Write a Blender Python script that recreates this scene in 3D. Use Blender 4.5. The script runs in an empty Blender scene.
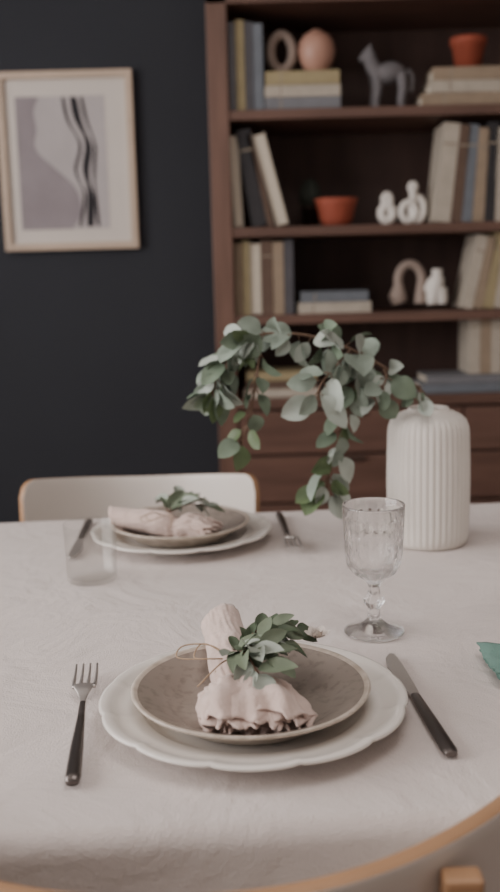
import bpy, math, random
from mathutils import Vector, Matrix, noise
random.seed(7)
pi=math.pi
S=bpy.context.scene

# ------------------------------------------------------------------ materials
def lin(c):
    return tuple(((x/255)/12.92 if x/255<=0.04045 else ((x/255+0.055)/1.055)**2.4) for x in c)+(1,)
def mat(name,col,rough=0.6,metal=0,var=0.0,vscale=8,bump=0,bscale=60,spec=0.5,stretch=None,col2=None,trans=0,ior=1.45,sheen=0,bdist=0.002,r0=.35,r1=.65):
    m=bpy.data.materials.new(name); m.use_nodes=True
    nt=m.node_tree; b=nt.nodes["Principled BSDF"]
    b.inputs["Roughness"].default_value=rough; b.inputs["Metallic"].default_value=metal
    b.inputs["Specular IOR Level"].default_value=spec
    b.inputs["Base Color"].default_value=lin(col)
    b.inputs["IOR"].default_value=ior
    if trans: b.inputs["Transmission Weight"].default_value=trans
    if sheen: b.inputs["Sheen Weight"].default_value=sheen
    tc=nt.nodes.new("ShaderNodeTexCoord"); mp=nt.nodes.new("ShaderNodeMapping")
    nt.links.new(tc.outputs["Object"],mp.inputs["Vector"])
    if stretch: mp.inputs["Scale"].default_value=stretch
    if var or col2:
        n=nt.nodes.new("ShaderNodeTexNoise"); n.inputs["Scale"].default_value=vscale; n.inputs["Detail"].default_value=6
        nt.links.new(mp.outputs[0],n.inputs["Vector"])
        r=nt.nodes.new("ShaderNodeValToRGB"); nt.links.new(n.outputs["Fac"],r.inputs["Fac"])
        c=lin(col)
        c2=lin(col2) if col2 else tuple(x*(1-var) for x in c[:3])+(1,)
        r.color_ramp.elements[0].position=r0; r.color_ramp.elements[1].position=r1
        r.color_ramp.elements[0].color=c2; r.color_ramp.elements[1].color=c
        nt.links.new(r.outputs["Color"],b.inputs["Base Color"])
    if bump:
        n2=nt.nodes.new("ShaderNodeTexNoise"); n2.inputs["Scale"].default_value=bscale; n2.inputs["Detail"].default_value=4
        nt.links.new(mp.outputs[0],n2.inputs["Vector"])
        bp=nt.nodes.new("ShaderNodeBump"); bp.inputs["Strength"].default_value=bump; bp.inputs["Distance"].default_value=bdist
        nt.links.new(n2.outputs["Fac"],bp.inputs["Height"]); nt.links.new(bp.outputs["Normal"],b.inputs["Normal"])
    return m

M_wall=mat("wall_dark_paint",(47,49,55),0.85,var=0.08,vscale=3,bump=0.15,bscale=120)
M_wall2=mat("wall_light_paint",(205,200,196),0.9,var=0.03,vscale=3,bump=0.1,bscale=120)
M_ceil=mat("ceiling_paint",(225,222,218),0.9,var=0.02,vscale=3)
M_floor=mat("floor_wood",(120,88,66),0.5,var=0.4,vscale=5,stretch=(8,0.8,1))
M_base=mat("trim_paint",(60,60,66),0.6,var=0.05)
M_walnut=mat("walnut_wood",(116,87,75),0.5,var=0.3,vscale=6,stretch=(6,6,0.6),bump=0.1)
M_walnuth=mat("walnut_wood_horizontal",(110,82,71),0.5,var=0.3,vscale=6,stretch=(0.6,6,6),bump=0.1)
M_back=mat("walnut_back_panel",(80,60,54),0.6,var=0.25,vscale=5,stretch=(5,1,0.6))
M_oak=mat("oak_wood",(178,138,104),0.45,var=0.18,vscale=8,stretch=(1,1,6))
M_frame=mat("frame_wood",(200,178,158),0.5,var=0.12,vscale=10)
M_chair=mat("chair_white_lacquer",(216,208,200),0.4,var=0.03)
M_cer=mat("white_ceramic",(226,220,212),0.45,var=0.03,vscale=20,bump=0.05,bscale=200)
M_charger=mat("porcelain_offwhite",(228,222,215),0.18,var=0.02)
M_taupe=mat("taupe_glaze",(148,137,128),0.22,col2=(132,121,112),vscale=110,r0=.30,r1=.5)
M_rim=mat("plate_rim_glaze",(208,196,184),0.3,col2=(176,162,148),vscale=60)
M_napk=mat("linen_napkin_blush",(212,189,179),0.95,var=0.1,vscale=30,bump=.8,bscale=60,sheen=0.3,bdist=.005)
M_teal=mat("teal_linen",(108,140,130),0.95,var=0.15,vscale=40,bump=0.5,bscale=400)
M_steel=mat("brushed_steel",(200,194,190),0.38,metal=0.85,var=0.06)
M_handle=mat("gunmetal_handle",(112,105,102),0.3,metal=0.85,var=0.1)
M_pull=mat("drawer_pull_metal",(70,58,52),0.5,metal=0.5,var=0.1)
M_twine=mat("jute_twine",(178,152,126),0.95,var=0.3,vscale=200)
M_leaf=[mat("eucalyptus_leaf_grey",(142,155,142),0.6,var=0.2,vscale=30),
        mat("eucalyptus_leaf_green",(114,130,110),0.6,var=0.25,vscale=30),
        mat("eucalyptus_leaf_pale",(174,183,173),0.6,var=0.15,vscale=30),
        mat("eucalyptus_leaf_deep",(98,116,80),0.55,var=0.25,vscale=30)]
M_leafd=[mat("sprig_leaf_dark",(80,94,72),0.5,var=0.3,vscale=60),
         mat("sprig_leaf_grey",(162,170,158),0.6,var=0.2,vscale=60),
         mat("sprig_leaf_mid",(114,126,104),0.6,var=0.2,vscale=60)]
M_stem=mat("twig_bark",(120,96,80),0.8,var=0.2,vscale=60)
def glassm(name,k):
    m=bpy.data.materials.new(name); m.use_nodes=True; nt=m.node_tree; nt.nodes.clear()
    o=nt.nodes.new("ShaderNodeOutputMaterial"); g=nt.nodes.new("ShaderNodeBsdfGlass"); t=nt.nodes.new("ShaderNodeBsdfTransparent"); x=nt.nodes.new("ShaderNodeMixShader")
    n=nt.nodes.new("ShaderNodeTexNoise"); n.inputs["Scale"].default_value=20
    r=nt.nodes.new("ShaderNodeMapRange"); r.inputs[3].default_value=.0; r.inputs[4].default_value=.002
    nt.links.new(n.outputs["Fac"],r.inputs[0]); nt.links.new(r.outputs[0],g.inputs["Roughness"])
    g.inputs["IOR"].default_value=1.47; x.inputs[0].default_value=k
    nt.links.new(t.outputs[0],x.inputs[1]); nt.links.new(g.outputs[0],x.inputs[2]); nt.links.new(x.outputs[0],o.inputs[0])
    return m
def thin_glass(name):
    # thin-walled glass: straight transmission plus grazing reflection
    m=bpy.data.materials.new(name); m.use_nodes=True; nt=m.node_tree; nt.nodes.clear()
    o=nt.nodes.new("ShaderNodeOutputMaterial"); g=nt.nodes.new("ShaderNodeBsdfGlossy"); t=nt.nodes.new("ShaderNodeBsdfTransparent"); x=nt.nodes.new("ShaderNodeMixShader")
    g.inputs["Roughness"].default_value=.06; t.inputs[0].default_value=(.965,.965,.96,1)
    lw=nt.nodes.new("ShaderNodeLayerWeight"); lw.inputs[0].default_value=.5
    pw=nt.nodes.new("ShaderNodeMath"); pw.operation='POWER'; pw.inputs[1].default_value=4.0
    nt.links.new(lw.outputs["Facing"],pw.inputs[0])
    n=nt.nodes.new("ShaderNodeTexNoise"); n.inputs["Scale"].default_value=30
    m1=nt.nodes.new("ShaderNodeMath"); m1.operation='MULTIPLY'; m1.inputs[1].default_value=.30
    nt.links.new(pw.outputs[0],m1.inputs[0])
    mu=nt.nodes.new("ShaderNodeMath"); mu.operation='MULTIPLY_ADD'; mu.inputs[1].default_value=.05
    nt.links.new(n.outputs["Fac"],mu.inputs[0]); nt.links.new(m1.outputs[0],mu.inputs[2])
    nt.links.new(mu.outputs[0],x.inputs[0]); nt.links.new(t.outputs[0],x.inputs[1]); nt.links.new(g.outputs[0],x.inputs[2]); nt.links.new(x.outputs[0],o.inputs[0])
    return m
M_glass=glassm("crystal_glass",.85)
M_glass2=thin_glass("thin_clear_glass")
M_page=mat("book_pages",(206,195,178),0.9,var=0.1,vscale=80,stretch=(1,1,8))
M_mat_=mat("picture_mount",(214,206,198),0.9,var=0.02)
M_art=mat("art_print_light",(188,181,181),0.9,var=0.08,vscale=12)
M_art2=mat("art_print_mauve",(152,143,147),0.9,var=0.12,vscale=12)
M_art3=mat("art_print_ink",(48,46,50),0.9,var=0.2,vscale=40)
M_terra=mat("terracotta",(154,76,56),0.7,var=0.15,vscale=20)
M_pink=mat("blush_glaze",(180,138,120),0.45,var=0.15,vscale=10)
M_grey=mat("grey_stone",(114,110,112),0.7,var=0.2,vscale=40)
M_taupec=mat("beige_ceramic",(160,143,132),0.6,var=0.1)
M_cactus=mat("cactus_skin",(46,52,44),0.7,var=0.3,vscale=60)
M_bud=mat("white_petal",(226,216,208),0.8,var=0.05)

def cloth_mat():
    m=mat("linen_tablecloth",(214,203,198),0.95,var=0.055,vscale=3,sheen=0.2)
    nt=m.node_tree; b=nt.nodes["Principled BSDF"]
    tc=nt.nodes.new("ShaderNodeTexCoord")
    w1=nt.nodes.new("ShaderNodeTexNoise"); w1.inputs["Scale"].default_value=600; w1.inputs["Detail"].default_value=3
    n1=nt.nodes.new("ShaderNodeTexNoise"); n1.inputs["Scale"].default_value=7; n1.inputs["Detail"].default_value=7; n1.inputs["Roughness"].default_value=.58; n1.inputs["Distortion"].default_value=0.7
    for n in (w1,n1): nt.links.new(tc.outputs["Object"],n.inputs["Vector"])
    b1=nt.nodes.new("ShaderNodeBump"); b1.inputs["Distance"].default_value=0.02; b1.inputs["Strength"].default_value=0.52
    b2=nt.nodes.new("ShaderNodeBump"); b2.inputs["Distance"].default_value=0.0012; b2.inputs["Strength"].default_value=0.8
    nt.links.new(n1.outputs["Fac"],b1.inputs["Height"]); nt.links.new(w1.outputs["Fac"],b2.inputs["Height"])
    nt.links.new(b1.outputs["Normal"],b2.inputs["Normal"]); nt.links.new(b2.outputs["Normal"],b.inputs["Normal"])
    return m
M_cloth=cloth_mat()

# ------------------------------------------------------------------ mesh builder
class B:
    def __init__(s): s.v=[];s.f=[];s.m=[];s.sm=[];s.mats=[]
    def mi(s,m):
        if m not in s.mats: s.mats.append(m)
        return s.mats.index(m)
    def add(s,vs,fs,m,smooth=True,M=None):
        o=len(s.v)
        for p in vs:
            p=Vector(p)
            if M is not None: p=M@p
            s.v.append(p)
        k=s.mi(m)
        for f in fs:
            s.f.append([i+o for i in f]); s.m.append(k); s.sm.append(smooth)
    def box(s,lo,hi,m,M=None):
        x0,y0,z0=lo;x1,y1,z1=hi
        vs=[(x0,y0,z0),(x1,y0,z0),(x1,y1,z0),(x0,y1,z0),(x0,y0,z1),(x1,y0,z1),(x1,y1,z1),(x0,y1,z1)]
        s.add(vs,[(0,3,2,1),(4,5,6,7),(0,1,5,4),(1,2,6,5),(2,3,7,6),(3,0,4,7)],m,False,M)
    def lathe(s,prof,m,seg=64,M=None,mod=None,smooth=True,closed=False):
        vs=[];n=len(prof)
        for i,(r,z) in enumerate(prof):
            for j in range(seg):
                th=2*pi*j/seg
                rr,zz=(r,z) if mod is None else mod(th,r,z,i)
                vs.append((rr*math.cos(th),rr*math.sin(th),zz))
        fs=[]
        rng=range(n) if closed else range(n-1)
        for i in rng:
            a=i;b=(i+1)%n
            for j in range(seg):
                k=(j+1)%seg
                fs.append((a*seg+j,a*seg+k,b*seg+k,b*seg+j))
        if not closed:
            if prof[0][0]>1e-6: fs.append(tuple(range(seg))[::-1])
            if prof[-1][0]>1e-6: fs.append(tuple((n-1)*seg+j for j in range(seg)))
        s.add(vs,fs,m,smooth,M)
    def tube(s,pts,rad,m,seg=10,M=None,flat=1.0,closed=False,upv=None):
        pts=[Vector(p) for p in pts]; n=len(pts)
        if not hasattr(rad,'__len__'): rad=[rad]*n
        vs=[];u=None
        for i,p in enumerate(pts):
            if closed: t=(pts[(i+1)%n]-pts[i-1])
            else: t=(pts[min(i+1,n-1)]-pts[max(i-1,0)])
            t.normalize()
            if u is None:
                u=Vector(upv) if upv else (Vector((0,0,1)) if abs(t.z)<0.9 else Vector((1,0,0)))
            u=(u-t*u.dot(t))
            if u.length<1e-6: u=t.orthogonal()
            u.normalize(); w=t.cross(u)
            for j in range(seg):
                th=2*pi*j/seg
                vs.append(p+(u*math.sin(th)*flat+w*math.cos(th))*rad[i])
        fs=[]
        for i in range(n if closed else n-1):
            a=i;b=(i+1)%n
            for j in range(seg):
                k=(j+1)%seg
                fs.append((a*seg+j,b*seg+j,b*seg+k,a*seg+k))
        if not closed:
            fs.append(tuple(range(seg))); fs.append(tuple((n-1)*seg+j for j in range(seg))[::-1])
        s.add(vs,fs,m,True,M)
    def leaf(s,pos,d,nrm,L,W,m,droop=0.25,fold=0.25,rnd=0.9):
        pos=Vector(pos);d=Vector(d).normalized();nrm=Vector(nrm);nrm=(nrm-d*nrm.dot(d))
        if nrm.length<1e-4: nrm=d.orthogonal()
        nrm.normalize();sd=d.cross(nrm)
        vs=[];N=8;K=4
        for i in range(N+1):
            t=i/N
            w=W*0.5*max(0.02,(math.sin(pi*min(1,t**rnd))**0.65))
            c=pos+d*(L*t)-nrm*(droop*L*t*t)
            for k in range(-K//2,K//2+1):
                q=k/(K/2)
                vs.append(c+sd*(w*q)+nrm*(fold*w*abs(q)+0.08*w*math.sin(3*t*pi)*q))
        fs=[]
        for i in range(N):
            for k in range(K):
                a=i*(K+1)+k
                fs.append((a,a+1,a+K+2,a+K+1))
        s.add(vs,fs,m,True)
    def build(s,name,bevel=0,sub=0,solid=0,parent=None,recalc=True,bseg=2):
        me=bpy.data.meshes.new(name); me.from_pydata([tuple(v) for v in s.v],[],s.f)
        for m in s.mats: me.materials.append(m)
        me.polygons.foreach_set("material_index",s.m); me.polygons.foreach_set("use_smooth",s.sm)
        me.update()
        if recalc:
            import bmesh
            bm=bmesh.new(); bm.from_mesh(me); bmesh.ops.recalc_face_normals(bm,faces=bm.faces); bm.to_mesh(me); bm.free()
        o=bpy.data.objects.new(name,me); S.collection.objects.link(o)
        if bevel:
            md=o.modifiers.new("bevel","BEVEL"); md.width=bevel; md.segments=bseg; md.limit_method='ANGLE'; md.angle_limit=math.radians(40)
        if solid:
            md=o.modifiers.new("solid","SOLIDIFY"); md.thickness=solid; md.offset=0
        if sub:
            md=o.modifiers.new("sub","SUBSURF"); md.levels=sub; md.render_levels=sub
        if parent: o.parent=parent
        return o
def T(x,y,z): return Matrix.Translation((x,y,z))
def RZ(a): return Matrix.Rotation(math.radians(a),4,'Z')
def RX(a): return Matrix.Rotation(math.radians(a),4,'X')
def RY(a): return Matrix.Rotation(math.radians(a),4,'Y')
def smoothpts(P,n=8):
    P=[Vector(p) for p in P];out=[]
    Q=[P[0]*2-P[1]]+P+[P[-1]*2-P[-2]]
    for i in range(1,len(Q)-2):
        for k in range(n):
            t=k/n;a,b,c,d=Q[i-1],Q[i],Q[i+1],Q[i+2]
            out.append(0.5*((2*b)+(c-a)*t+(2*a-5*b+4*c-d)*t*t+(3*b-a-3*c+d)*t**3))
    out.append(P[-1]); return out
def interp(xs,ys,x):
    if x<=xs[0]: return ys[0]
    for i in range(len(xs)-1):
        if x<=xs[i+1]:
            t=(x-xs[i])/(xs[i+1]-xs[i]); t=t*t*(3-2*t)
            return ys[i]+(ys[i+1]-ys[i])*t
    return ys[-1]

# ------------------------------------------------------------------ room
XL,XR,YF,YB,H=-2.3,2.4,-1.9,3.17,2.65
b=B(); b.box((XL-.1,YF-.1,-.1),(XR+.1,YB+.1,0),M_floor); b.build("floor")
b=B(); b.box((XL-.1,YF-.1,H),(XR+.1,YB+.1,H+.1),M_ceil); b.build("ceiling")
b=B(); b.box((XL-.1,YB,0),(XR+.1,YB+.1,H),M_wall); b.build("wall_back")
b=B(); b.box((XR,YF,0),(XR+.1,YB,H),M_wall2); b.build("wall_right")
b=B(); b.box((XL-.1,YF-.1,0),(XR+.1,YF,H),M_wall2); b.build("wall_front")
wy0,wy1,wz0,wz1=-0.7,1.9,0.85,2.35
b=B()
b.box((XL-.1,YF,0),(XL,wy0,H),M_wall2); b.box((XL-.1,wy1,0),(XL,YB,H),M_wall2)
b.box((XL-.1,wy0,0),(XL,wy1,wz0),M_wall2); b.box((XL-.1,wy0,wz1),(XL,wy1,H),M_wall2)
b.build("wall_left")
b=B()
for y in (wy0,(wy0+wy1)/2-.025,wy1-.05): b.box((XL-.08,y,wz0),(XL-.03,y+.05,wz1),M_wall2)
for z in (wz0,wz1-.05): b.box((XL-.08,wy0,z),(XL-.03,wy1,z+.05),M_wall2)
b.build("window_1")
b=B(); b.box((XL,YB-.015,0),(-.12,YB,.09),M_base); b.build("baseboard_back")
b=B(); b.box((XR-.015,YF,0),(XR,YB-.4,.09),M_wall2); b.build("baseboard_right")

# ------------------------------------------------------------------ bookcase
b=B()
x0,x1,yf,yb=-.088,1.30,2.80,3.165
b.box((x0,yf,0),(x0+.055,yb,2.06),M_walnut); b.box((x1-.055,yf,0),(x1,yb,2.06),M_walnut)
b.box((x0,yf,1.858),(x1,yb,1.89),M_walnuth); b.box((x0-.01,yf-.012,2.06),(x1+.01,yb,2.10),M_walnuth)
b.box((x0+.055,yb-.015,.1),(x1-.055,yb-.003,2.06),M_back)
for z in (1.588,1.278,1.038): b.box((x0+.055,yf+.004,z-.026),(x1-.055,yb-.015,z),M_walnuth)
b.box((x0+.055,yf+.002,.775),(x1-.055,yb-.015,.803),M_walnuth)
b.box((x0+.055,yf+.03,.08),(x1-.055,yb-.015,.11),M_walnuth); b.box((x0+.055,yf+.05,0),(x1-.055,yf+.07,.08),M_walnuth)
zz=[.10,.31,.50,.64,.77]
for i in range(4):
    for (xa,xb) in ((x0+.059,.605),(.611,x1-.059)):
        b.box((xa,yf+.006,zz[i]+.004),(xb,yf+.028,zz[i+1]-.004),M_walnuth)
        xm=(xa+xb)/2
        b.box((xm-.04,yf-.006,zz[i+1]-.016),(xm+.04,yf+.008,zz[i+1]-.008),M_pull)
b.box((x0+.055,yf+.03,.11),(x1-.055,yb-.02,.77),M_back)
b.build("bookcase",bevel=.002)

bc={}
def bmat(c):
    if c not in bc: bc[c]=mat("book_cloth_%d_%d_%d"%c,c,0.75,var=0.12,vscale=30,bump=.2,bscale=300)
    return bc[c]
def book(b,M,w,h,d,c,spine=True):
    m=bmat(c); t=min(.003,w*.15)
    b.box((0,0,0),(t,d,h),m,M); b.box((w-t,0,0),(w,d,h),m,M)
    b.box((t,0,0),(w-t,t,h),m,M) if spine else b.box((t,d-t,0),(w-t,d,h),m,M)
    if spine: b.box((t,t,.003),(w-t,d-.004,h-.004),M_page,M)
    else: b.box((t,.004,.003),(w-t,d-t,h-.004),M_page,M)
    if spine and w>.026:
        b.box((t,-.0006,h*.78),(w-t,.0005,h*.80),bmat((150,138,122)),M)
def row(name,x,z,y,items):
    b=B()
    for it in items:
        w,h,c,lean=it[:4]; sp=it[4] if len(it)>4 else True
        d=.15
        if lean>=0:
            dx=w/math.cos(math.radians(lean)); M=T(x,y,z+.0008)@RY(-lean)
        else:
            a=math.radians(-lean); dx=w/math.cos(a)
            M=T(x+w*math.cos(a),y,z+0.0008)@RY(-lean)@T(-w,0,0)
        book(b,M,w,h,d,c,sp); x+=dx+.0008
    return b.build(name,bevel=.0008,bseg=1)
YS=2.83
Y1=(160,146,112);G1=(120,120,124);BG=(104,108,116);CR=(180,170,156);BK=(52,50,52);BR=(100,80,68);DG=(84,82,86);TN=(152,134,114);BL=(110,115,122);WT=(206,200,196)
row("book_row",-.030,1.588,YS,[(.018,.23,G1,0),(.024,.235,Y1,0),(.022,.23,DG,0),(.026,.225,BL,0)])
b=B()
for (x,lean,w,h,c,sp) in ((-.028,2,.026,.25,CR,False),(.022,9,.042,.262,BK,True),(.067,13,.016,.255,BR,True),(.090,14,.034,.255,CR,False)):
    book(b,T(x,YS,1.2788)@RY(-lean),w,h,.15,c,sp)
b.build("book_row",bevel=.0008,bseg=1)
row("book_row",.525,1.278,YS,[(.045,.265,CR,-6),(.03,.26,BR,-6),(.028,.26,BL,-4),(.032,.25,TN,-4),(.03,.265,BK,-2),(.03,.25,CR,0),(.035,.24,G1,0),(.03,.26,Y1,0),(.03,.24,BR,0),(.04,.25,BL,0)])
row("book_row",-.030,1.038,YS,[(.022,.2,TN,0),(.02,.205,Y1,0),(.03,.2,CR,0,False),(.032,.205,BR,0),(.03,.2,TN,0),(.026,.205,DG,0)])
row("book_row",.605,1.038,YS,[(.03,.205,CR,-12),(.026,.2,TN,-12),(.03,.21,Y1,-9),(.03,.205,CR,-7),(.03,.2,BR,-5),(.03,.21,CR,-3),(.03,.205,TN,0),(.03,.2,G1,0),(.04,.205,CR,0)])
def stack(name,cx,y,z,items):
    b=B()
    z+=.0008
    for (w,t,c,rot) in items:
        M=T(cx,y,z)@RZ(rot)@T(w/2,0,0)@RY(-90)
        book(b,M,t,w,.15,c); z+=t+.0006
    b.build(name,bevel=.0008,bseg=1); return z
z1=stack("book_stack",.168,YS,1.588,[(.205,.034,G1,0),(.205,.030,CR,0),(.20,.036,Y1,-1)])
z2=stack("book_stack",.64,YS,1.588,[(.30,.034,TN,0),(.25,.032,CR,1.5),(.24,.034,TN,-1)])
z3=stack("book_stack",.248,YS,1.038,[(.205,.03,CR,0),(.19,.03,BL,1)])
z4=stack("book_stack",.095,YS,.803,[(.215,.025,CR,0),(.20,.022,BR,1),(.20,.025,Y1,-1)])
z5=stack("book_stack",.64,YS,.803,[(.30,.026,BL,0),(.27,.024,G1,1)])
row("book_row",.63,z5+.0002,YS+.01,[(.03,.17,CR,0),(.03,.17,TN,0),(.03,.165,CR,0)])
row("book_row",.95,.803,YS,[(.03,.2,CR,0),(.03,.19,BR,0),(.03,.2,BL,0)])

def remesh(o,v=.003):
    md=o.modifiers.new("r","REMESH"); md.mode='VOXEL'; md.voxel_size=v; md.use_smooth_shade=True
    md=o.modifiers.new("s","SMOOTH"); md.iterations=4
def circ(cx,cy,cz,rx,rz,n=32,a0=0,a1=2*pi,full=True):
    return [(cx+rx*math.cos(a0+(a1-a0)*i/(n if full else n-1)),cy,cz+rz*math.sin(a0+(a1-a0)*i/(n if full else n-1))) for i in range(n)]
b=B(); b.tube(circ(.115,2.90,z1+.062,.030,.046),.013,M_taupec,12,closed=True); b.lathe([(0,0),(.026,0),(.024,.012),(.012,.02),(0,.022)],M_taupec,24,T(.115,2.90,z1)); o=b.build("ring_sculpture")
b=B(); b.lathe([(0,0),(.024,0),(.03,.006),(.046,.035),(.051,.062),(.046,.088),(.032,.106),(.018,.113),(.014,.118),(.010,.117),(.0,.10)],M_pink,40,T(.212,2.90,z1)); b.build("round_bud_vase")
# horse figurine
b=B(); hm=T(.405,2.90,1.588)
b.tube(smoothpts([(.045,0,.10),(.02,0,.105),(-.01,0,.10),(-.035,0,.105)]),[.018+.012*abs(math.sin(i/25*pi)) for i in range(25)],M_grey,14,hm)
b.tube(smoothpts([(-.03,0,.105),(-.042,0,.13),(-.046,0,.15),(-.048,0,.162)]),[.023-.010*i/24 for i in range(25)],M_grey,12,hm)
b.tube(smoothpts([(-.042,0,.165),(-.054,0,.155),(-.066,0,.142),(-.072,0,.136)]),[.014-.005*i/24 for i in range(25)],M_grey,12,hm)
for sx,sy in ((-.033,.011),(-.03,-.011),(.042,.011),(.04,-.011)):
    b.tube(smoothpts([(sx,sy,.1),(sx+.003,sy,.06),(sx-.001,sy,.03),(sx,sy,.001)]),[.015-.006*i/24+(0.002 if i>22 else 0) for i in range(25)],M_grey,10,hm)
b.tube(smoothpts([(.055,0,.11),(.07,0,.09),(.068,0,.05)]),[.009-.003*i/16 for i in range(17)],M_grey,8,hm)
for sy in (-.006,.006): b.tube([(-.045,sy,.165),(-.044,sy*1.4,.182)],[.005,.002],M_grey,8,hm)
o=b.build("horse_figurine"); remesh(o,.0025)
b=B(); b.lathe([(0,0),(.034,0),(.045,.066),(.05,.068),(.05,.086),(.043,.086),(.042,.07),(0,.068)],M_terra,40,T(.63,2.90,z2)); b.build("terracotta_pot")
b=B(); b.lathe([(0,0),(.036,0),(.046,.02),(.056,.06),(.062,.078),(.056,.078),(.05,.062),(0,.055)],M_terra,40,T(.262,2.91,1.2785)); b.build("terracotta_bowl")
b=B()
b.lathe([(0,0),(.022,.0),(.028,.03),(.026,.055),(.016,.078),(0,.086)],M_cactus,48,T(.192,2.97,1.334),mod=lambda th,r,z,i:(r*(1+.12*math.cos(10*th)),z))
b.lathe([(0,-.055),(.02,-.055),(.026,0),(.029,.0),(.029,.008),(0,.006)],M_pull,40,T(.192,2.97,1.334))
b.build("potted_cactus")
def knot(name,cx,cy,z,sc,m,parts):
    b=B(); M=T(cx,cy,z)@Matrix.Scale(sc,4)
    for pts,r,cl in parts: b.tube(pts,r,m,12,M,closed=cl)
    o=b.build(name); remesh(o,.0025); return o
knot("loop_sculpture",.405,2.90,1.280,1,M_cer,[(circ(0,0,.032,.016,.020),.013,True),(circ(.0,0,.070,.009,.013),.010,True)])
knot("knot_sculpture",.478,2.90,1.280,1,M_cer,[(circ(-.012,0,.035,.020,.025),.0105,True),(circ(.014,.006,.042,.018,.032),.0105,True),([(0,0,.07),(0,0,.09),(-.002,0,.10)],[.01,.011,.013],False),(circ(0,0,.102,.008,.010),.008,True)])
knot("arch_sculpture",.47,2.90,1.039,1,M_taupec,[(circ(0,0,.085,.034,.045,24,-.5,pi+.5,False),.013,False),([(-.032,0,.07),(-.036,0,.04),(-.03,0,.02)],[.014,.026,.022],False),([(.032,0,.07),(.03,0,.04),(.03,0,.018)],[.013,.016,.018],False)])
knot("torso_figurine",.545,2.885,1.039,1,M_cer,[([(-.012,0,.015),(-.014,0,.03),(-.008,0,.06),(0,0,.085),(0,0,.1)],[.015,.018,.021,.022,.013],False),([(.014,0,.015),(.014,0,.03),(.008,0,.06)],[.014,.017,.020],False),([(0,0,.098),(.0,0,.115)],[.014,.016],False),([(-.018,0,.085),(-.028,0,.06),(-.02,0,.04)],[.009,.010,.008],False)])

# ------------------------------------------------------------------ framed picture
b=B(); fx0,fx1,fz0,fz1,fy=-.737,-.327,1.242,1.768,YB
fw=.020
b.box((fx0,fy-.028,fz0),(fx0+fw,fy-.001,fz1),M_frame); b.box((fx1-fw,fy-.028,fz0),(fx1,fy-.001,fz1),M_frame)
b.box((fx0+fw,fy-.028,fz0),(fx1-fw,fy-.001,fz0+fw),M_frame); b.box((fx0+fw,fy-.028,fz1-fw),(fx1-fw,fy-.001,fz1),M_frame)
b.box((fx0+fw,fy-.014,fz0+fw),(fx1-fw,fy-.002,fz1-fw),M_mat_)
ax0,ax1,az0,az1=-.684,-.413,1.304,1.697
b.box((ax0,fy-.0150,az0),(ax1,fy-.0139,az1),M_art)
def A(px,py): return (ax0+(px-14)*.00281, az1-(py-97)*.0030)
bd=smoothpts([(*A(40,97),0),(*A(34,112),0),(*A(36,128),0),(*A(34,148),0),(*A(52,166),0),(*A(74,186),0),(*A(80,210),0),(*A(70,228),0)],6)
vs=[];fs=[]
for i,p in enumerate(bd):
    zc=min(max(p.y,az0),az1)
    vs+= [(ax0,fy-.0154,zc),(p.x,fy-.0154,zc)]
    if i: fs.append((2*i-2,2*i-1,2*i+1,2*i))
b.add(vs,fs,M_art2,False)
for off,w in ((0,.005),(11,.0115),(20,.005)):
    pts=smoothpts([(*A(66+off,98),0),(*A(70+off,120),0),(*A(82+off*.8,145),0),(*A(76+off,170),0),(*A(84+off*.6,195),0),(*A(78+off,226),0)],8)
    vs=[];fs=[]
    for i,p in enumerate(pts):
        ww=w*(.45+.55*abs(math.sin(i*.2+.6)))
        vs+=[(p.x-ww,fy-.0161,p.y),(p.x+ww,fy-.0161,p.y)]
        if i: fs.append((2*i-2,2*i-1,2*i+1,2*i))
    b.add(vs,fs,M_art3,False)
b.build("framed_picture",recalc=False)

# ------------------------------------------------------------------ table + cloth
TC=T(.12,1.185,0)@RZ(3.5); TW,TD=.86,.482; ZT=.75
b=B()
b.box((-TW+.012,-TD+.012,.715),(TW-.012,TD-.012,ZT-.004),M_oak,TC)
for sx in (-1,1):
    for sy in (-1,1):
        b.lathe([(0,.0),(.018,0),(.03,.70),(.03,.716),(0,.716)],M_oak,20,TC@T(sx*(TW-.12),sy*(TD-.1),0))
for sy in (-1,1): b.box((-TW+.15,sy*(TD-.1)-.01,.64),(TW-.15,sy*(TD-.1)+.01,.715),M_oak,TC)
b.build("dining_table",bevel=.003)
def clothpt(u,v):
    qx=max(-TW,min(TW,u)); qy=max(-TD,min(TD,v)); dx,dy=u-qx,v-qy; d=math.hypot(dx,dy)
    if d<1e-9: return Vector((u,v,ZT))
    nx,ny=dx/d,dy/d; r=.018
    if d<r*pi/2: a=d/r; z=-r*(1-math.cos(a)); o=r*math.sin(a)
    else: o=r; z=-r-(d-r*pi/2)
    hang=max(0,d-.05); s=u*abs(ny)+v*abs(nx)
    k=.10 if abs(ny)>.9 else .22
    fold=min(hang*k,.04)
    o+=fold*(.5+.5*math.sin(s*24+1.3*math.sin(s*7+1)))+fold*.25*math.sin(s*51+2)
    return Vector((qx+nx*o,qy+ny*o,ZT+z))
b=B(); vs=[];fs=[]
def axis(hw,hang=.24):
    a=[-hw-hang+(hang-.05)*i/16 for i in range(16)]+[-hw-.05+.05*i/10 for i in range(10)]
    n=int(2*hw/.014); c=[-hw+2*hw*i/n for i in range(n+1)]
    return a+c+[-x for x in a[::-1]]
U=axis(TW);V=axis(TD)
for v in V:
    for u in U: vs.append(clothpt(u,v))
nu=len(U)
for j in range(len(V)-1):
    for i in range(nu-1): fs.append((j*nu+i,j*nu+i+1,(j+1)*nu+i+1,(j+1)*nu+i))
b.add(vs,fs,M_cloth,True,TC)
o=b.build("tablecloth")
ZC=ZT+.0008

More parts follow.
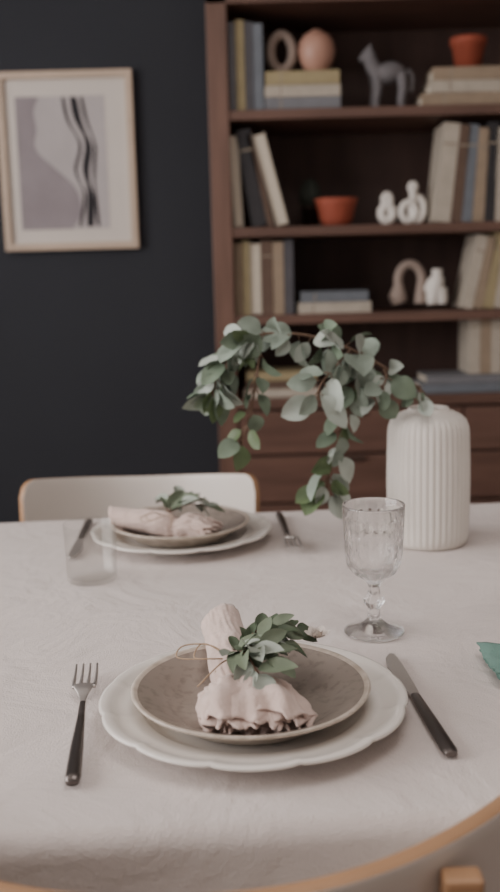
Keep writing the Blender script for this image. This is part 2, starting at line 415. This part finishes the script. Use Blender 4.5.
# ------------------------------------------------------------------ chairs
def chair(name,loc,rot,hw,zt,dep,rise):
    prof=smoothpts([(0,-.52,.425),(0,-.48,.445),(0,-.36,.452),(0,-.22,.445),(0,-.12,.452),(0,-.065,.49),(0,-.04,.56),(0,-.02,.66),(0,0,zt)],10)
    acc=[0]
    for i in range(1,len(prof)): acc.append(acc[-1]+(prof[i]-prof[i-1]).length)
    Lt=acc[-1]
    def P(l):
        if l>=Lt: return prof[-1]+(prof[-1]-prof[-2]).normalized()*(l-Lt)
        if l<=0: return prof[0]+(prof[0]-prof[1]).normalized()*(-l)
        for i in range(1,len(acc)):
            if l<=acc[i]:
                t=(l-acc[i-1])/(acc[i]-acc[i-1]); return prof[i-1].lerp(prof[i],t)
    ls=[0,.1,.3,Lt-.36,Lt-.27,Lt-.15,Lt-.05,Lt+.1]; ws=[hw*.86,hw*.93,hw*.92,hw*.6,hw*.66,hw*.91,hw*.98,hw]
    b=B();vs=[];fs=[];NS,NT=48,60
    for j in range(NT+1):
        for i in range(NS+1):
            s=math.sin((-1+2*i/NS)*pi/2)*.5+(-1+2*i/NS)*.5
            def drop(th,c):
                q=max(0,(abs(s)-th)/(1-th)); return c*(1-math.sqrt(max(0,1-q*q)))
            L1=Lt+rise*s*s-drop(.9,.035); L0=drop(.5,.10)
            l=L0+(L1-L0)*j/NT
            p=P(l); w=interp(ls,ws,l)
            bl=interp([0,Lt-.38,Lt-.1,Lt+.1],[0,.1,.95,1],l)
            vs.append((s*w,p.y-dep*(abs(s)**2.3)*bl,p.z+.012*(abs(s)**2)*(1-bl)))
    for j in range(NT):
        for i in range(NS):
            a=j*(NS+1)+i; fs.append((a,a+1,a+NS+2,a+NS+1))
    M=T(*loc)@RZ(rot)
    root=bpy.data.objects.new(name,None); S.collection.objects.link(root)
    b.add(vs,fs,M_chair,True,M); b.mi(M_oak)
    o=b.build("shell",parent=root)
    md=o.modifiers.new("solid","SOLIDIFY"); md.thickness=.012; md.offset=0; md.material_offset_rim=1
    md=o.modifiers.new("bv","BEVEL"); md.width=.002; md.segments=2; md.angle_limit=math.radians(50)
    b=B()
    xs=.180
    yp=-dep*(abs(xs/hw)**2.3)+.022
    for sx in (-1,1):
        b.tube(smoothpts([(sx*.14,-.36,.447),(sx*.16,-.39,.3),(sx*.19,-.44,0)]),[.016-.005*i/16 for i in range(17)],M_oak,16,M)
        path=smoothpts([(sx*.19,.045,0),(sx*.18,.008,.25),(sx*.170,-.010,.45),(sx*.176,yp-.008,.62),(sx*xs,yp,zt-.010)])
        vs=[];fs=[]
        for q,p in enumerate(path):
            hx=.0125;hy=.009
            for (ax,ay) in ((-hx,-hy),(hx,-hy),(hx,hy),(-hx,hy)): vs.append((p.x+ax,p.y+ay,p.z))
            if q:
                for e in range(4):
                    f=(e+1)%4; fs.append(((q-1)*4+e,(q-1)*4+f,q*4+f,q*4+e))
        fs.append((3,2,1,0)); n4=(len(path)-1)*4; fs.append((n4,n4+1,n4+2,n4+3))
        b.add(vs,fs,M_oak,False,M)
        b.tube([(sx*.168,-.010,.425),(sx*.10,-.15,.428),(0,-.2,.428)],.012,M_oak,12,M)
        b.tube([(sx*.145,-.37,.43),(0,-.25,.428)],.012,M_oak,12,M)
    b.build("legs",parent=root,bevel=.0025)
    return root
chair("dining_chair",(-.202,1.885,0),0,.217,.775,.125,.022)
chair("dining_chair",(-.055,.532,0),180,.285,.790,.165,.012)

# ------------------------------------------------------------------ tableware
def charger(name,x,y,R):
    b=B()
    pr=[(0,.004),(.05,.004),(.088,.0045),(.097,.007),(.104,.012),(.108,.0142),(.12,.0150),(.132,.0165),(.135,.0188),(.1435,.0205),(.146,.0200),(.1465,.018),(.144,.0165),(.12,.0125),(.105,.008),(.095,.003),(.093,0),(.086,0),(.084,.0015),(0,.0015)]
    k=R/.1465
    def md(th,r,z,i):
        f=max(0,min(1,(r-.105)/.04))
        sc=abs(math.cos(6*th))**.5
        return (k*r*(1+.020*f*(sc-.8)), z+.0012*f*(1-sc))
    b.lathe(pr,M_charger,192,T(x,y,ZC),mod=md); return b.build(name)
def bowl(name,x,y,R,z):
    b=B(); k=R/.112
    inn=[(0,.006),(.05,.0062),(.072,.009),(.084,.016),(.095,.021),(.104,.0245),(.1065,.0256)]
    rim=[(.1065,.0256),(.109,.0268),(.1115,.0274),(.1125,.0264),(.111,.024),(.1,.019),(.086,.011),(.074,.002),(.068,0),(.062,0),(.06,.003),(0,.003)]
    for pr,m in ((inn,M_taupe),(rim,M_rim)):
        n0=len(b.f)
        b.lathe([(r*k,h) for r,h in pr],m,96,T(x,y,z))
        for i in [i for i in range(n0,len(b.f)) if len(b.f[i])==96][::-1]: b.f.pop(i);b.m.pop(i);b.sm.pop(i)
    return b.build(name)
charger("charger_plate",-.003,.866,.1405); bowl("dinner_plate",-.005,.860,.108,ZC+.0065)
charger("charger_plate",-.108,1.492,.138); bowl("dinner_plate",-.110,1.489,.106,ZC+.0065)

def fork(name,x,y,ang):
    b=B(); M=T(x,y,ZC+.0015)@RZ(ang)
    b.tube([(0,.0,.004),(0,.01,.0045),(0,.06,.005),(0,.12,.004),(0,.15,.006)],[.0055,.0066,.0058,.0036,.0028],M_handle,12,M,flat=.55)
    b.tube(smoothpts([(0,.148,.006),(0,.160,.008),(0,.170,.010),(0,.180,.010)]),[.0028+.0098*min(1,(i/24)**1.6) for i in range(25)],M_steel,12,M,flat=.2)
    for i in range(4):
        xx=-.0105+.007*i
        b.tube(smoothpts([(xx*.9,.176,.010),(xx,.190,.009),(xx,.212,.0075),(xx,.235,.010)]),[.0024-.0013*q/24 for q in range(25)],M_steel,8,M,flat=.7)
    return b.build(name)
def knife(name,x,y,ang):
    b=B(); M=T(x,y,ZC+.0045)@RZ(ang)
    b.tube([(0,0,0),(0,.006,0),(0,.06,0),(0,.115,0),(0,.12,0)],[.005,.0070,.0064,.005,.0045],M_handle,12,M,flat=.6)
    out=[(-.0045,.118),(-.006,.13),(-.0095,.16),(-.0105,.19),(-.007,.213),(.0,.226),(.005,.222),(.006,.2),(.0055,.15),(.0045,.118)]
    n=len(out); vs=[(a,c,-.001) for a,c in out]+[(a,c,.001) for a,c in out]
    fs=[tuple(range(n))[::-1],tuple(range(n,2*n))]+[(i,(i+1)%n,n+(i+1)%n,n+i) for i in range(n)]
    b.add(vs,fs,M_steel,False,M)
    return b.build(name,bevel=.0004)
fork("table_fork",-.148,.738,6); knife("table_knife",.160,.771,5)
fork("table_fork",.045,1.625,184,); knife("table_knife",-.270,1.618,182)

def goblet(name,x,y):
    b=B()
    outer=[(0,0),(.031,0),(.0335,.0015),(.0335,.003),(.028,.0055),(.016,.010),(.008,.016),(.0060,.022),(.0068,.030),(.0108,.036),(.0108,.040),(.0065,.045),(.0056,.052),(.0075,.058),(.014,.064),(.0235,.070),(.0295,.079),(.032,.092),(.0330,.11),(.0338,.13),(.0345,.147),(.0340,.1480),(.0333,.147)]
    inner=[(.0318,.13),(.0300,.11),(.0280,.094),(.0240,.081),(.016,.073),(.006,.069),(0,.068)]
    o2=[]
    for i in range(len(outer)-1):
        (r0,z0),(r1,z1)=outer[i],outer[i+1]
        n=7 if z0>=.058 and z1<=.147 else 1
        for k in range(n): o2.append((r0+(r1-r0)*k/n,z0+(z1-z0)*k/n))
    o2.append(outer[-1]); outer=o2
    def md(th,r,z,i):
        if i<len(outer)-2:
            if .058<z<.092: r*=1+.09*(abs(math.cos(6*th))-.75)*math.sin((z-.058)/.034*pi)**.5
            elif .092<=z<.134:
                a=(z-.092)/.042*2; c=math.cos(10*th)*math.cos(a*pi*1.5)
                r*=1-.055*abs(c)*math.sin(min(1,(z-.092)/.042)*pi)**.4
            elif .018<z<.058 and r<.02: r*=1+.10*math.cos(6*th)
        return r,z
    b.lathe(outer+inner,M_glass,144,T(x,y,ZC),mod=md); return b.build(name)
goblet("wine_goblet",.134,1.072)
b=B(); b.lathe([(0,0),(.031,0),(.0335,.003),(.0355,.078),(.0353,.0790),(.0346,.078),(.0326,.008),(.028,.005),(0,.005)],M_glass2,64,T(-.217,1.300,ZC)); b.build("glass_tumbler")

b=B()
pr=[(0,0),(.052,0),(.056,.002),(.0585,.010)]+[(.0595+.0015*math.sin(i/12*pi),.014+i/12*.153) for i in range(13)]+[(.0585,.175),(.055,.184),(.048,.191),(.038,.196),(.031,.198),(.0295,.201),(.0285,.2025),(.0265,.2015),(.026,.195),(.030,.187),(.045,.177),(.05,.15),(.05,.02),(0,.012)]
def vm(th,r,z,i):
    if 3<=i<=18:
        f=1 if 4<=i<=17 else .6
        r*=1-.03*f*(1-abs(math.sin(20*th))**.7)
    return r,z
b.lathe(pr,M_cer,480,T(.262,1.448,ZC),mod=vm); b.build("ribbed_vase")

# eucalyptus branch
random.seed(33)
b=B()
main=smoothpts([(.262,1.450,.80),(.262,1.450,.955),(.215,1.44,1.0),(.147,1.43,1.042),(.073,1.42,1.066),(.005,1.415,1.064),(-.034,1.41,1.030),(-.052,1.405,.985)],8)
b.tube(main,[.0032-.0022*i/(len(main)-1) for i in range(len(main))],M_stem,8)
brA=smoothpts([(.02,1.415,1.062),(.012,1.40,1.01),(.003,1.40,.965),(-.012,1.40,.915)],8)
brB=smoothpts([(.17,1.432,1.03),(.150,1.41,.99),(.130,1.40,.93),(.112,1.40,.87),(.108,1.40,.84)],8)
brC=smoothpts([(.147,1.43,1.042),(.13,1.39,1.03),(.10,1.37,1.0),(.095,1.37,.975)],6)
brD=smoothpts([(.245,1.443,.985),(.245,1.42,.985),(.240,1.40,.97)],6)
brE=smoothpts([(.195,1.437,1.012),(.195,1.41,1.0),(.18,1.40,.975)],6)
for br in (brA,brB,brC,brD,brE): b.tube(br,[.0016]*len(br),M_stem,6)
def leaves(br,i0,i1,step,size,bias=(0,-.3,-.7),mats=None):
    i=i0
    while i<i1:
        k=min(int(i),len(br)-2); p=br[k]; t=(br[k+1]-br[k]).normalized()
        sidev=t.cross(Vector((0,-1,0))).normalized()
        for s in (1,-1):
            d=(sidev*s*random.uniform(.3,1.0)+t*random.uniform(.1,.9)+Vector(bias)*random.uniform(.3,1.2)+Vector((random.uniform(-.4,.4),random.uniform(-.6,.5),random.uniform(-.3,.4)))).normalized()
            n=Vector((random.uniform(-.9,.7),random.uniform(-1,0),random.uniform(-.2,.9)))
            L=size*random.uniform(.65,1.25)
            q=p+d*.010
            b.tube([p,q],.0009,M_stem,5)
            b.leaf(q,d,n,L,L*random.uniform(.64,.9),random.choice(mats or M_leaf),droop=random.uniform(0,.45),fold=random.uniform(.1,.5))
        i+=step*random.uniform(.8,1.2)
PL=[M_leaf[0],M_leaf[0],M_leaf[2],M_leaf[1]]
leaves(main,25,len(main),1.7,.041,mats=PL)
leaves(main,40,len(main),2.6,.034,mats=[M_leaf[1],M_leaf[3],M_leaf[3]])
leaves(main,18,26,2.6,.036,mats=PL)
leaves(brA,3,len(brA),4.5,.030,mats=[M_leaf[1],M_leaf[3]])
leaves(brB,1,len(brB),2.1,.040,mats=PL+[M_leaf[3]])
leaves(brC,1,len(brC),2.6,.040,mats=PL)
leaves(brD,6,len(brD),4,.028,mats=PL)
leaves(brE,2,len(brE),3.5,.034,mats=PL)
b.build("eucalyptus_branch",recalc=False)

# napkins rolled and tied
def napkin(name,M,seed=1,flare=1.0):
    random.seed(seed); b=B()
    ctr=smoothpts([(.0,0,.0),(-.008,.035,.0),(-.018,.07,.0),(-.024,.12,.004),(-.034,.185,.008)],6); n=len(ctr)
    def hw(t): return interp([0,.12,.24,.40,.55,1],[.047*flare,.046*flare,.040*flare,.021,.022,.019],t)
    def hh(t): return interp([0,.12,.24,.40,.55,1],[.014,.019,.021,.017,.020,.017],t)
    SEG=120
    for layer in range(5):
        vs=[];fs=[];N=54
        k=1-.14*layer
        for i in range(N+1):
            t=i/N
            f=t*(n-1);a=int(min(f,n-2));p=ctr[a].lerp(ctr[a+1],f-a)
            am=1 if t<.4 else max(.45,1-(t-.4)*4)
            for j in range(SEG):
                th=2*pi*j/SEG
                fl=max(0,1-t/.40)**.7
                w=hw(t)*k; h=hh(t)*k
                nz=noise.noise(Vector((math.cos(th)*2.2,math.sin(th)*2.2,t*5+layer*5+seed)))
                nz2=abs(noise.noise(Vector((math.cos(th)*3.8,math.sin(th)*3.8,t*7+layer*3+seed*2))))
                rip=1+fl*.06*math.sin(6*th+layer*1.7+2*t*5)+fl*.035*math.sin(13*th+layer)+.02*math.sin(3*th+5*t)+am*(.13*nz-.16*nz2+.03)
                tie=1-.2*math.exp(-((t-.42)/.04)**2)
                x=w*math.cos(th)*rip*tie; z=h*math.sin(th)*(1+(rip-1)*1.6)*tie
                yy=p.y
                if t<.15: yy+=(1-t/.15)*(.006*math.sin(5*th+layer*2)+.004*math.sin(11*th)-layer*.0015-.006*math.sin(th))
                if t>.9: yy+=((t-.9)/.1)*(.012*math.sin(th+1)-layer*.004)
                vs.append((p.x+x,yy,max(.0005+.0006*layer,p.z+hh(t)+z)))
        for i in range(N):
            for j in range(SEG):
                kk=(j+1)%SEG
                fs.append((i*SEG+j,i*SEG+kk,(i+1)*SEG+kk,(i+1)*SEG+j))
        b.add(vs,fs,M_napk,True,M)
    return b.build(name,solid=.0014)
def sprigs(name,M,items,buds=()):
    b=B()
    for (p0,p1,nl,size,ms) in items:
        p0=Vector(p0);p1=Vector(p1);mid=(p0+p1)/2+Vector((0,0,.010))
        pts=smoothpts([p0,mid,p1],6)
        b.tube([M@p for p in pts],.0011,M_stem,6)
        for i in range(nl):
            f=(i+.5)/nl*(len(pts)-1);a=int(min(f,len(pts)-2));p=pts[a].lerp(pts[a+1],f-a);t=(pts[a+1]-pts[a]).normalized()
            sv=t.cross(Vector((0,0,1))).normalized()
            for s in (1,-1):
                d=(sv*s*random.uniform(.5,1)+t*random.uniform(.3,1)+Vector((0,0,random.uniform(-.2,.7)))).normalized()
                nn=Vector((random.uniform(-.7,.7),random.uniform(-1,.2),1))
                L=size*random.uniform(.7,1.25)
                R3=M.to_3x3()
                b.leaf(M@(p+d*.002),R3@d,R3@nn,L,L*random.uniform(.45,.62),random.choice(ms),droop=random.uniform(0,.5),fold=random.uniform(.15,.55))
        L=size; b.leaf(M@p1,M.to_3x3()@(p1-mid),Vector((0,-.4,1)),L,L*.6,random.choice(ms))
    for p in buds:
        p=Vector(p)
        for ring,(rr,L,up) in enumerate(((.001,.014,.35),(.001,.010,1.0),(0,.008,2.2))):
            for k in range(6):
                a=2*pi*k/6+ring*.5; d=Vector((math.cos(a),math.sin(a),up))
                b.leaf(M@p,M.to_3x3()@d,M.to_3x3()@Vector((-math.cos(a)*up,-math.sin(a)*up,1)),L,L*.8,M_bud,droop=-.2,fold=.2)
    return b.build(name,recalc=False)
def twine(name,M):
    b=B()
    for k,yy in enumerate((.074,.077,.0805)):
        pts=[(-.0185+.0205*math.cos(a),yy+.002*math.sin(a*2+k),.0175+.0185*math.sin(a)) for a in [2*pi*i/40 for i in range(40)]]
        b.tube(pts,.0010,M_twine,6,M,closed=True)
    kx,ky,kz=-.022,.078,.037
    for sg,ln in ((-1,.045),(-1,.03)):
        pts=smoothpts([(kx,ky,kz),(kx-.02,ky+.012,kz+.008),(kx-ln,ky+.02,kz+.004),(kx-ln-.004,ky+.008,kz-.002),(kx-.02,ky-.004,kz+.002),(kx,ky,kz)],6)
        b.tube(pts,.0007,M_twine,6,M)
    b.tube(smoothpts([(kx,ky,kz),(kx+.03,ky-.01,kz+.012),(kx+.06,ky+.004,kz+.006)],6),.0007,M_twine,6,M)
    b.tube(smoothpts([(kx,ky,kz),(kx-.01,ky-.02,kz+.004),(kx-.03,ky-.03,kz-.012)],6),.0007,M_twine,6,M)
    return b.build(name)
Dk,Gy,Md=M_leafd
MN=T(.0,.787,ZC+.0145)@RX(4.0)
napkin("rolled_napkin",MN)
twine("twine_bow",MN)
random.seed(9)
sprigs("leaf_sprig",MN,[((-.022,.078,.038),(.040,.120,.046),8,.022,[Dk,Md,Dk]),((-.02,.078,.038),(.024,.120,.050),6,.021,[Dk,Md]),((-.018,.078,.038),(.026,.09,.044),5,.023,[Md,Dk,Gy]),((-.020,.084,.039),(.002,.034,.043),5,.031,[Gy,Gy,Md]),((-.02,.078,.040),(.014,.058,.046),4,.027,[Gy,Gy,Md])],buds=((.058,.106,.042),))
MB=T(-.062,1.440,ZC+.0150)@RZ(60)@RX(1)@Matrix.Scale(.86,4)
napkin("rolled_napkin",MB,seed=3,flare=.62)
twine("twine_bow",MB)
sprigs("leaf_sprig",MB,[((-.018,.078,.040),(.04,.03,.045),5,.032,[Gy,Md,Gy]),((-.018,.078,.040),(.02,.10,.050),3,.030,[Gy,Md]),((-.018,.078,.040),(.03,.06,.055),4,.032,[Md,Gy])])

# teal folded napkin
b=B()
for l in range(3):
    vs=[];fs=[];N=14
    for j in range(N+1):
        for i in range(N+1):
            u,v=i/N,j/N
            vs.append((u*.15-.002*l,v*.085+.004*l+.006*math.sin(u*9+l),.002+l*.004+.0025*math.sin(u*11+v*5+l)+.002*math.sin(v*17)))
    for j in range(N):
        for i in range(N):
            a=j*(N+1)+i;fs.append((a,a+1,a+N+2,a+N+1))
    b.add(vs,fs,M_teal,True,T(.236,.900,ZC+.003)@RZ(0))
b.build("folded_napkin",solid=.0018)

# ------------------------------------------------------------------ lights
def area(name,loc,rot,sx,sy,e,col):
    l=bpy.data.lights.new(name,'AREA'); l.shape='RECTANGLE'; l.size=sx; l.size_y=sy; l.energy=e; l.color=col
    o=bpy.data.objects.new(name,l); o.location=loc; o.rotation_euler=[math.radians(a) for a in rot]; S.collection.objects.link(o); return o
area("window_daylight",(XL-.15,(wy0+wy1)/2,(wz0+wz1)/2),(0,-90,0),1.5,2.6,104,(1,.95,.925))
area("added_fill_light",(.2,.6,H-.03),(0,0,0),1.0,1.0,12,(1,.93,.90))  # weak fill added just below the ceiling, not a known room lamp
w=bpy.data.worlds.new("sky"); S.world=w; w.use_nodes=True
w.node_tree.nodes["Background"].inputs[0].default_value=(.75,.85,1,1); w.node_tree.nodes["Background"].inputs[1].default_value=.6

# ------------------------------------------------------------------ camera
cd=bpy.data.cameras.new("camera"); cam=bpy.data.objects.new("camera",cd); S.collection.objects.link(cam)
cd.lens=40.36; cd.sensor_width=36; cd.clip_start=.02
cam.matrix_world=T(0,0,1.15)@RX(90-9.7)@RZ(-1.5)
cd.dof.use_dof=True; cd.dof.focus_distance=1.0; cd.dof.aperture_fstop=4.0
S.camera=cam
